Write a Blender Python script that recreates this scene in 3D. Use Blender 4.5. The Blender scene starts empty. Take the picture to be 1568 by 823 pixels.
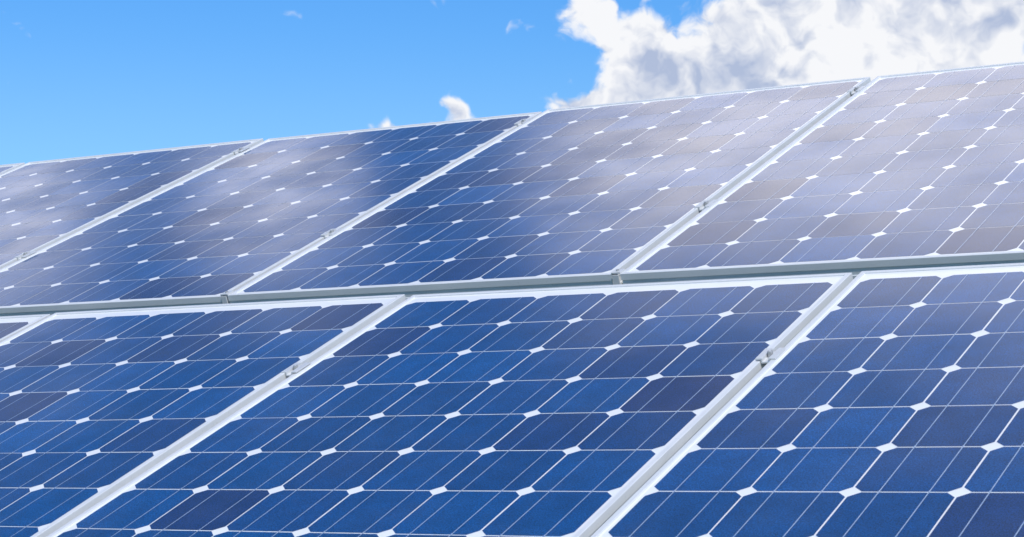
import bpy, bmesh, math, random
from mathutils import Vector, Matrix
random.seed(7)
T=math.radians(23.777)
CT,ST=math.cos(T),math.sin(T)
H=1.97
ORG=Vector((0,0,H))
def pw(u,v,n=0.0):
    return ORG+Vector((u,v*CT-n*ST,v*ST+n*CT))
scene=bpy.context.scene
COL=scene.collection

# ---------------------------------------------------------------- materials
def newmat(name):
    m=bpy.data.materials.new(name);m.use_nodes=True
    nt=m.node_tree;b=nt.nodes['Principled BSDF'];return m,nt,b
def N(nt,t,**k):
    n=nt.nodes.new(t)
    for a,v in k.items(): setattr(n,a,v)
    return n
def math_(nt,op,a,b=None,c=None,clamp=False):
    n=nt.nodes.new('ShaderNodeMath');n.operation=op;n.use_clamp=clamp
    for i,x in enumerate((a,b,c)):
        if x is None: continue
        if isinstance(x,(int,float)): n.inputs[i].default_value=x
        else: nt.links.new(x,n.inputs[i])
    return n.outputs[0]
def mixc(nt,f,a,b,mode='MIX'):
    n=nt.nodes.new('ShaderNodeMix');n.data_type='RGBA';n.blend_type=mode
    for i,x in ((0,f),(6,a),(7,b)):
        if isinstance(x,(int,float)): n.inputs[i].default_value=x
        elif isinstance(x,tuple): n.inputs[i].default_value=(*x,1)
        else: nt.links.new(x,n.inputs[i])
    return n.outputs[2]
def noise(nt,vec,scale,detail=2,rough=.5):
    n=nt.nodes.new('ShaderNodeTexNoise');n.inputs['Scale'].default_value=scale
    n.inputs['Detail'].default_value=detail;n.inputs['Roughness'].default_value=rough
    if vec is not None: nt.links.new(vec,n.inputs['Vector'])
    return n.outputs[0]
def ramp(nt,x,a,b,lo=0.,hi=1.):
    n=nt.nodes.new('ShaderNodeMapRange');n.interpolation_type='SMOOTHSTEP'
    nt.links.new(x,n.inputs[0])
    for i,v in zip((1,2,3,4),(a,b,lo,hi)): n.inputs[i].default_value=v
    return n.outputs[0]

def glass_coat(nt,b,obj):
    # textured solar glass with a thin uneven film of dust
    s=noise(nt,obj,3.0,2,.6)
    r=ramp(nt,s,.3,.75,.11,.18)
    b.inputs['Coat Weight'].default_value=1.0
    b.inputs['Coat IOR'].default_value=1.5
    nt.links.new(r,b.inputs['Coat Roughness'])

def mat_cell():
    m,nt,b=newmat('silicon_cell')
    at=N(nt,'ShaderNodeAttribute',attribute_name='cellrand')
    a2=N(nt,'ShaderNodeAttribute',attribute_name='celltint')
    tc=N(nt,'ShaderNodeTexCoord').outputs['Object']
    base=mixc(nt,at.outputs['Fac'],(0.0005,0.062,0.215),(0.0005,0.042,0.150))
    base=mixc(nt,a2.outputs['Fac'],base,(0.009,0.022,0.085))
    g=noise(nt,tc,420,2,.9)
    g=ramp(nt,g,.3,.7,.30,1.85)
    g2=ramp(nt,noise(nt,tc,14,2,.6),.3,.7,.88,1.12)
    g=math_(nt,'MULTIPLY',g,g2)
    cmb=N(nt,'ShaderNodeCombineXYZ')
    for i in range(3): nt.links.new(g,cmb.inputs[i])
    base=mixc(nt,1.0,base,cmb.outputs[0],'MULTIPLY')
    d=ramp(nt,noise(nt,tc,5.5,5,.65),.45,.8,0.0,.03)
    base=mixc(nt,d,base,(.35,.36,.36))
    nt.links.new(base,b.inputs['Base Color'])
    b.inputs['Roughness'].default_value=.45
    b.inputs['Specular IOR Level'].default_value=.2
    glass_coat(nt,b,tc)
    return m
def mat_sheet():
    m,nt,b=newmat('white_backsheet')
    tc=N(nt,'ShaderNodeTexCoord').outputs['Object']
    c=mixc(nt,noise(nt,tc,9,3),(.76,.78,.80),(.83,.84,.85))
    nt.links.new(c,b.inputs['Base Color']);b.inputs['Roughness'].default_value=.6
    glass_coat(nt,b,tc);return m
def mat_bus():
    m,nt,b=newmat('busbar_ribbon')
    tc=N(nt,'ShaderNodeTexCoord').outputs['Object']
    c=mixc(nt,noise(nt,tc,60,2),(.24,.33,.48),(.44,.52,.66))
    nt.links.new(c,b.inputs['Base Color']);b.inputs['Roughness'].default_value=.4
    glass_coat(nt,b,tc);return m
def mat_alu(name='anodised_aluminium',v=.70,metal=.2,rough=.42):
    m,nt,b=newmat(name)
    tc=N(nt,'ShaderNodeTexCoord').outputs['Object']
    n1=noise(nt,tc,6,4,.65);n2=noise(nt,tc,180,3,.6)
    c=mixc(nt,n1,(v*.88,v*.92,v*.95),(v*1.08,v*1.09,v*1.10))
    c=mixc(nt,ramp(nt,n2,.56,.8,0,.3),c,(.36,.37,.37))
    nt.links.new(c,b.inputs['Base Color']);b.inputs['Metallic'].default_value=metal
    nt.links.new(ramp(nt,n1,.3,.7,rough-.07,rough+.1),b.inputs['Roughness'])
    return m
def mat_plain(name,c,metal,rough):
    m,nt,b=newmat(name)
    tc=N(nt,'ShaderNodeTexCoord').outputs['Object']
    f=noise(nt,tc,40,4)
    nt.links.new(mixc(nt,f,tuple(x*.75 for x in c),tuple(min(1,x*1.2) for x in c)),b.inputs['Base Color'])
    b.inputs['Metallic'].default_value=metal;b.inputs['Roughness'].default_value=rough
    return m
MC,MS,MB,MA=mat_cell(),mat_sheet(),mat_bus(),mat_alu()
MCL=mat_alu('clamp_aluminium',.66,.3,.36)
MST=mat_plain('stainless_bolt',(.50,.50,.50),.6,.35)
MG=mat_plain('galvanised_steel',(.38,.40,.41),.6,.5)
MK=mat_plain('black_cable',(.02,.02,.02),0,.5)
MCO=mat_plain('concrete_footing',(.36,.35,.33),0,.9)

# ---------------------------------------------------------------- solar panel
W=0.9835; PU=1.0035; P=0.1585
def solar_panel(u0,v0,pv,mv,mtop,idx):
    L=10*pv+mv+mtop; mu=(W-6*P)/2
    bm=bmesh.new()
    lr=bm.faces.layers.float.new('cellrand'); lt=bm.faces.layers.float.new('celltint')
    def quad(pts,mi):
        f=bm.faces.new([bm.verts.new(p) for p in pts]);f.material_index=mi;return f
    prof=[(0,-.0008),(.0008,0),(.0092,0),(.0100,-.0008),(.0100,-.0055),(.0022,-.0055),(.0022,-.0380),(.0280,-.0380),(.0280,-.0400),(0,-.0400),
          (0,-.0290),(.0016,-.0280),(.0016,-.0150),(0,-.0140)]
    rings=[]
    for (i,z) in prof:
        rings.append([bm.verts.new(q) for q in ((i,i,z),(W-i,i,z),(W-i,L-i,z),(i,L-i,z))])
    n=len(rings)
    for a in range(n):
        r0,r1=rings[a],rings[(a+1)%n]
        for c in range(4):
            d=(c+1)%4
            f=bm.faces.new((r0[c],r0[d],r1[d],r1[c]));f.material_index=3
    bmesh.ops.recalc_face_normals(bm,faces=bm.faces[:])
    zs=-.0030
    quad([(.003,.003,zs),(W-.003,.003,zs),(W-.003,L-.003,zs),(.003,L-.003,zs)],1)
    quad([(.003,L-.003,-.0054),(W-.003,L-.003,-.0054),(W-.003,.003,-.0054),(.003,.003,-.0054)],1)
    zc=-.0027; g=.0014; cut=.0152
    for r in range(10):
        for c in range(6):
            x0=mu+c*P+g+random.uniform(-.0004,.0004);x1=x0+P-2*g
            y0=mv+r*pv+g+random.uniform(-.0004,.0004);y1=y0+pv-2*g
            k=cut; ks=k*pv/P
            pts=[(x0+k,y0),(x1-k,y0),(x1,y0+ks),(x1,y1-ks),(x1-k,y1),(x0+k,y1),(x0,y1-ks),(x0,y0+ks)]
            f=quad([(a,b,zc) for a,b in pts],0)
            f[lr]=random.random(); f[lt]=random.random()**2*.40 if random.random()<.80 else random.uniform(.5,1)
    zb=-.0024
    for c in range(6):
        for t in (.27,.73):
            x=mu+(c+t)*P
            quad([(x-.0008,mv+.003,zb),(x+.0008,mv+.003,zb),(x+.0008,mv+10*pv-.003,zb),(x-.0008,mv+10*pv-.003,zb)],2)
            for r in range(11):
                y=mv+r*pv
                a=max(y-.005,mv+.001);b=min(y+.005,mv+10*pv-.001)
                quad([(x-.0013,a,zb+.0002),(x+.0013,a,zb+.0002),(x+.0013,b,zb+.0002),(x-.0013,b,zb+.0002)],2)
    me=bpy.data.meshes.new('solar_panel_mesh');bm.to_mesh(me);bm.free()
    for m in (MC,MS,MB,MA): me.materials.append(m)
    ob=bpy.data.objects.new('solar_panel' if idx==0 else 'solar_panel.%03d'%idx,me);COL.objects.link(ob)
    ob.location=pw(u0,v0,random.uniform(-.0006,.0006))
    ob.rotation_euler=(T+math.radians(random.uniform(-.06,.06)),math.radians(random.uniform(-.08,.08)),0)
    jb=bmesh.new();bmesh.ops.create_cube(jb,size=1,matrix=Matrix.Translation((W/2,L-.12,-.018))@Matrix.Diagonal((.11,.11,.024,1)))
    bmesh.ops.bevel(jb,geom=jb.edges[:],offset=.004,segments=2,affect='EDGES')
    jm=bpy.data.meshes.new('junction_box');jb.to_mesh(jm);jb.free();jm.materials.append(MK)
    jo=bpy.data.objects.new('junction_box',jm);COL.objects.link(jo);jo.parent=ob
    return ob
idx=0
UV0=.0989-.021
OFF=-.5407-.0098
LOFF=-.0098
for k in range(-4,3):
    solar_panel(k*PU+LOFF,-(10*P+.0275+.022),P,.022,.0275+.014,idx);idx+=1
for k in range(-4,3):
    solar_panel(k*PU+OFF,UV0,P*.9747,.021,.024,idx);idx+=1

# ---------------------------------------------------------------- mounting rack
rack=bpy.data.objects.new('mounting_rack',None);COL.objects.link(rack)
def finish(bm,name,mats,parent,tilt=True,bevel=.0008,smooth=False):
    me=bpy.data.meshes.new(name);bm.to_mesh(me);bm.free()
    for m in mats: me.materials.append(m)
    ob=bpy.data.objects.new(name,me);COL.objects.link(ob);ob.parent=parent
    if tilt:
        ob.location=ORG;ob.rotation_euler=(T,0,0)
    if bevel:
        b=ob.modifiers.new('bev','BEVEL');b.width=bevel;b.segments=2;b.limit_method='ANGLE'
    return ob
def box(bm,c,s,mi=0,rot=None):
    M=Matrix.Translation(c)
    if rot is not None: M=M@rot
    r=bmesh.ops.create_cube(bm,size=1,matrix=M@Matrix.Diagonal((*s,1)))
    for f in {f for v in r['verts'] for f in v.link_faces}: f.material_index=mi
def cyl(bm,c,r,h,seg=12,mi=0,rot=None,r2=None):
    M=Matrix.Translation(c)
    if rot is not None: M=M@rot
    q=bmesh.ops.create_cone(bm,cap_ends=True,segments=seg,radius1=r,radius2=r if r2 is None else r2,depth=h,matrix=M)
    for f in {f for v in q['verts'] for f in v.link_faces}: f.material_index=mi
U0,U1=-4*PU-.65,3*PU+.1
bm=bmesh.new()
for v in (-1.28,-.42,.54,1.40):
    box(bm,((U0+U1)/2,v,-.0625),(U1-U0,.040,.004))
    for s in (-1,1): box(bm,((U0+U1)/2,v+s*.0175,-.0505),(U1-U0,.004,.020))
finish(bm,'rail',[MA],rack)
bm=bmesh.new()
us=[-4.2,-2.6,-1.0,.6,2.2]
for u in us: box(bm,(u,.02,-.105),(.05,3.25,.08))
finish(bm,'rafter',[MG],rack)
bm=bmesh.new();bf=bmesh.new()
for u in us:
    for v in (-1.2,1.3):
        p=pw(u,v,-.15);box(bm,(p.x,p.y,p.z/2),(.08,.08,p.z));box(bf,(p.x,p.y,.02),(.36,.36,.16))
    p=pw(u,-.1,-.15);q=pw(u,1.3,-.15);q.z=.6
    d=q-p;box(bm,(p+q)/2+Vector((.065,0,0)),(.04,.04,d.length),0,d.to_track_quat('Z','Y').to_matrix().to_4x4())
finish(bm,'post',[MG],rack,False,.002)
finish(bf,'footing',[MCO],rack,False,.01)

def clamp(u,v,name='mid_clamp'):
    bm=bmesh.new();g=.0100;l=.025
    prof=[(-g-.0085,.0034),(-g-.0085,.0004),(-g+.0012,.0004),(-g+.0012,-.0060),(g-.0012,-.0060),(g-.0012,.0004),(g+.0085,.0004),(g+.0085,.0034),
          (g-.0042,.0034),(g-.0042,-.0030),(-g+.0042,-.0030),(-g+.0042,.0034)]
    a=[bm.verts.new((x,-l,z)) for x,z in prof];b=[bm.verts.new((x,l,z)) for x,z in prof]
    n=len(prof)
    for i in range(n): bm.faces.new((a[i],a[(i+1)%n],b[(i+1)%n],b[i]))
    bm.faces.new(a[::-1]);bm.faces.new(b)
    bmesh.ops.recalc_face_normals(bm,faces=bm.faces[:])
    cyl(bm,(0,0,-.0020),.0056,.0020,16,1)
    cyl(bm,(0,0,.0030),.0050,.0080,16,1)
    cyl(bm,(0,0,.0073),.0022,.0010,6,0)
    cyl(bm,(0,0,-.030),.004,.045,10,1)
    me=bpy.data.meshes.new(name);bm.to_mesh(me);bm.free();me.materials.append(MCL);me.materials.append(MST)
    ob=bpy.data.objects.new(name,me);COL.objects.link(ob);ob.parent=rack
    ob.location=pw(u,v,.0002);ob.rotation_euler=(T,0,math.radians(random.uniform(-1,1)))
    m=ob.modifiers.new('bev','BEVEL');m.width=.0006;m.segments=2;m.limit_method='ANGLE'
def bracket(u,v):
    bm=bmesh.new()
    box(bm,(0,-.0022,-.020),(.014,.003,.036));box(bm,(0,.012,.0018),(.020,.024,.0024));box(bm,(0,-.010,-.0395),(.014,.018,.003))
    cyl(bm,(0,.012,.0045),.0035,.003,6,1)
    me=bpy.data.meshes.new('end_clip');bm.to_mesh(me);bm.free();me.materials.append(MCL);me.materials.append(MST)
    ob=bpy.data.objects.new('end_clip',me);COL.objects.link(ob);ob.parent=rack
    ob.location=pw(u,v,0);ob.rotation_euler=(T,0,0)
for k in range(-3,3):
    for v in (-.42,-1.28): clamp(k*PU+LOFF-.0100,v+random.uniform(-.012,.012))
    for v in (.54,1.53): clamp(k*PU+OFF-.0100,v+random.uniform(-.012,.012))
    bracket(k*PU+OFF-.0100,UV0)

# ---------------------------------------------------------------- ground
bm=bmesh.new();S=3000
bmesh.ops.create_grid(bm,x_segments=40,y_segments=40,size=S)
me=bpy.data.meshes.new('ground');bm.to_mesh(me);bm.free()
gm,nt,b=newmat('meadow_grass')
tc=N(nt,'ShaderNodeTexCoord').outputs['Object']
c=mixc(nt,ramp(nt,noise(nt,tc,.6,4,.6),.35,.7),(.045,.085,.022),(.10,.12,.045))
c=mixc(nt,ramp(nt,noise(nt,tc,30,4,.7),.4,.75),c,(.03,.05,.015))
nt.links.new(c,b.inputs['Base Color']);b.inputs['Roughness'].default_value=.95
me.materials.append(gm);g=bpy.data.objects.new('ground',me);COL.objects.link(g)

# ---------------------------------------------------------------- sun + sky
SAZ,SEL=math.radians(134),math.radians(44)
sd=Vector((math.sin(SAZ)*math.cos(SEL),math.cos(SAZ)*math.cos(SEL),math.sin(SEL)))
sl=bpy.data.lights.new('sun','SUN');sl.energy=4.1;sl.angle=math.radians(.5);sl.color=(1,.955,.90)
so=bpy.data.objects.new('sun',sl);COL.objects.link(so);so.rotation_euler=sd.to_track_quat('Z','Y').to_euler()
w=bpy.data.worlds.new('World');scene.world=w;w.use_nodes=True
try: w.cycles.sampling_method='NONE'
except Exception as e: print(e)
nt=w.node_tree;bg=nt.nodes['Background'];STR=.1;bg.inputs[1].default_value=STR
sky=N(nt,'ShaderNodeTexSky');sky.sky_type='NISHITA';sky.sun_disc=False
sky.sun_elevation=SEL;sky.sun_rotation=SAZ;sky.air_density=1.0;sky.dust_density=.3;sky.ozone_density=3.0
gen=N(nt,'ShaderNodeTexCoord').outputs['Generated']
sep=N(nt,'ShaderNodeSeparateXYZ');nt.links.new(gen,sep.inputs[0])
DEG=180/math.pi
az0=math_(nt,'MULTIPLY',math_(nt,'ARCTAN2',sep.outputs[0],sep.outputs[1]),DEG)
el0=math_(nt,'MULTIPLY',math_(nt,'ARCSINE',sep.outputs[2]),DEG)
def vadd(v,off):
    n=N(nt,'ShaderNodeVectorMath',operation='ADD');nt.links.new(v,n.inputs[0]);n.inputs[1].default_value=off;return n.outputs[0]
wn=N(nt,'ShaderNodeTexNoise');wn.inputs['Scale'].default_value=32;wn.inputs['Detail'].default_value=3;nt.links.new(gen,wn.inputs['Vector'])
ws=N(nt,'ShaderNodeSeparateColor');nt.links.new(wn.outputs['Color'],ws.inputs[0])
wz=math_(nt,'MULTIPLY',math_(nt,'SUBTRACT',ws.outputs[0],.5),2.2)
we=math_(nt,'MULTIPLY',math_(nt,'SUBTRACT',ws.outputs[1],.5),1.6)
az=math_(nt,'ADD',az0,wz);el=math_(nt,'ADD',el0,we)
def blob(a,e,ra,re,amp=1.):
    x=math_(nt,'MULTIPLY_ADD',az,1/ra,-a/ra);y=math_(nt,'MULTIPLY_ADD',el,1/re,-e/re)
    r=math_(nt,'MULTIPLY_ADD',x,x,math_(nt,'MULTIPLY',y,y))
    return math_(nt,'MULTIPLY',math_(nt,'POWER',.3679,r),amp)
def total(bl):
    s=None
    for q in bl:
        o=blob(*q);s=o if s is None else math_(nt,'ADD',s,o)
    return s
cum=total([(-28.7,12.5,.9,.8,1.0),(-27.3,11.6,.8,.9,.85),(-28.9,9.9,1.2,.5,.9),(-26.9,10.5,1.7,1.0,1),
 (-24.0,11.0,2.6,1.8,1.2),(-19.5,12.5,4,3.0,1.5),
 (-32.1,9.75,.55,.5,1.3),(-33.5,9.3,.9,.3,1.0),(20,15,30,6,.9),(120,17,40,7,.8)])
def vor(vec,scale):
    n=N(nt,'ShaderNodeTexVoronoi',feature='F1');n.inputs['Scale'].default_value=scale
    nt.links.new(vec,n.inputs['Vector']);return n.outputs['Distance']
wv=N(nt,'ShaderNodeVectorMath',operation='MULTIPLY_ADD')
nt.links.new(wn.outputs['Color'],wv.inputs[0]);wv.inputs[1].default_value=(.05,.05,.05);nt.links.new(gen,wv.inputs[2])
gw=wv.outputs[0]
def dens(vec,d):
    return math_(nt,'MULTIPLY_ADD',vor(vec,68),-.30,math_(nt,'ADD',noise(nt,vec,34,d,.62),.13))
det=dens(gw,7);det2=dens(vadd(gw,(.0055,-.002,.0065)),4)
D=math_(nt,'ADD',cum,math_(nt,'MULTIPLY',math_(nt,'SUBTRACT',det,.5),1.9))
cov=ramp(nt,D,.32,.78)
lit=math_(nt,'MULTIPLY',math_(nt,'SUBTRACT',det,det2),2.9)
big=math_(nt,'MULTIPLY',math_(nt,'SUBTRACT',noise(nt,vadd(gen,(5,5,5)),19,3,.5),.46),2.8)
thick=ramp(nt,D,.6,1.9,.20,-.28)
f=math_(nt,'ADD',math_(nt,'ADD',math_(nt,'ADD',lit,.72),thick),big,clamp=True)
ccol=mixc(nt,f,(4.4,5.2,7.1),(9.3,9.4,9.7))
az=math_(nt,'MULTIPLY_ADD',wz,1.2,az0);el=math_(nt,'ADD',el0,we)
hi=total([(-21,35.6,8.5,4.0,1.4),(-31,33.3,6,2.7,1.15),(-43.6,29.6,3.0,1.6,1.2),(-51,26.5,4,1.7,1.0),(-20,43,7,4,.22)])
hd=math_(nt,'MULTIPLY_ADD',math_(nt,'SUBTRACT',noise(nt,gen,12,3,.55),.5),.4,hi)
hcov=ramp(nt,hd,.10,1.05,0,.97)
# azure grade of the clear sky (deeper overhead, paler low down)
grade=mixc(nt,ramp(nt,el0,8.3,13.2),(.70,1.08,1.38),(.50,1.03,1.50))
grade=mixc(nt,ramp(nt,el0,16,36),grade,(.42,.88,1.30))
tint=mixc(nt,1.0,sky.outputs[0],grade,'MULTIPLY')
col=mixc(nt,hcov,tint,(20.,19.2,19.8))
col=mixc(nt,cov,col,ccol)
nt.links.new(col,bg.inputs[0])

# ---------------------------------------------------------------- camera
cd=bpy.data.cameras.new('camera');co=bpy.data.objects.new('camera',cd);COL.objects.link(co)
cd.sensor_width=36;cd.lens=3248.6/1568*36;cd.clip_end=8000;cd.clip_start=.05
co.location=(2.4521,-3.7069,H-.373)
fw=Vector((-.50979,.85483,.09682));co.rotation_euler=fw.to_track_quat('-Z','Y').to_euler()
cd.dof.use_dof=True;cd.dof.focus_distance=4.6;cd.dof.aperture_fstop=22
scene.camera=co
scene.view_settings.view_transform='Standard';scene.view_settings.look='None';scene.view_settings.exposure=0
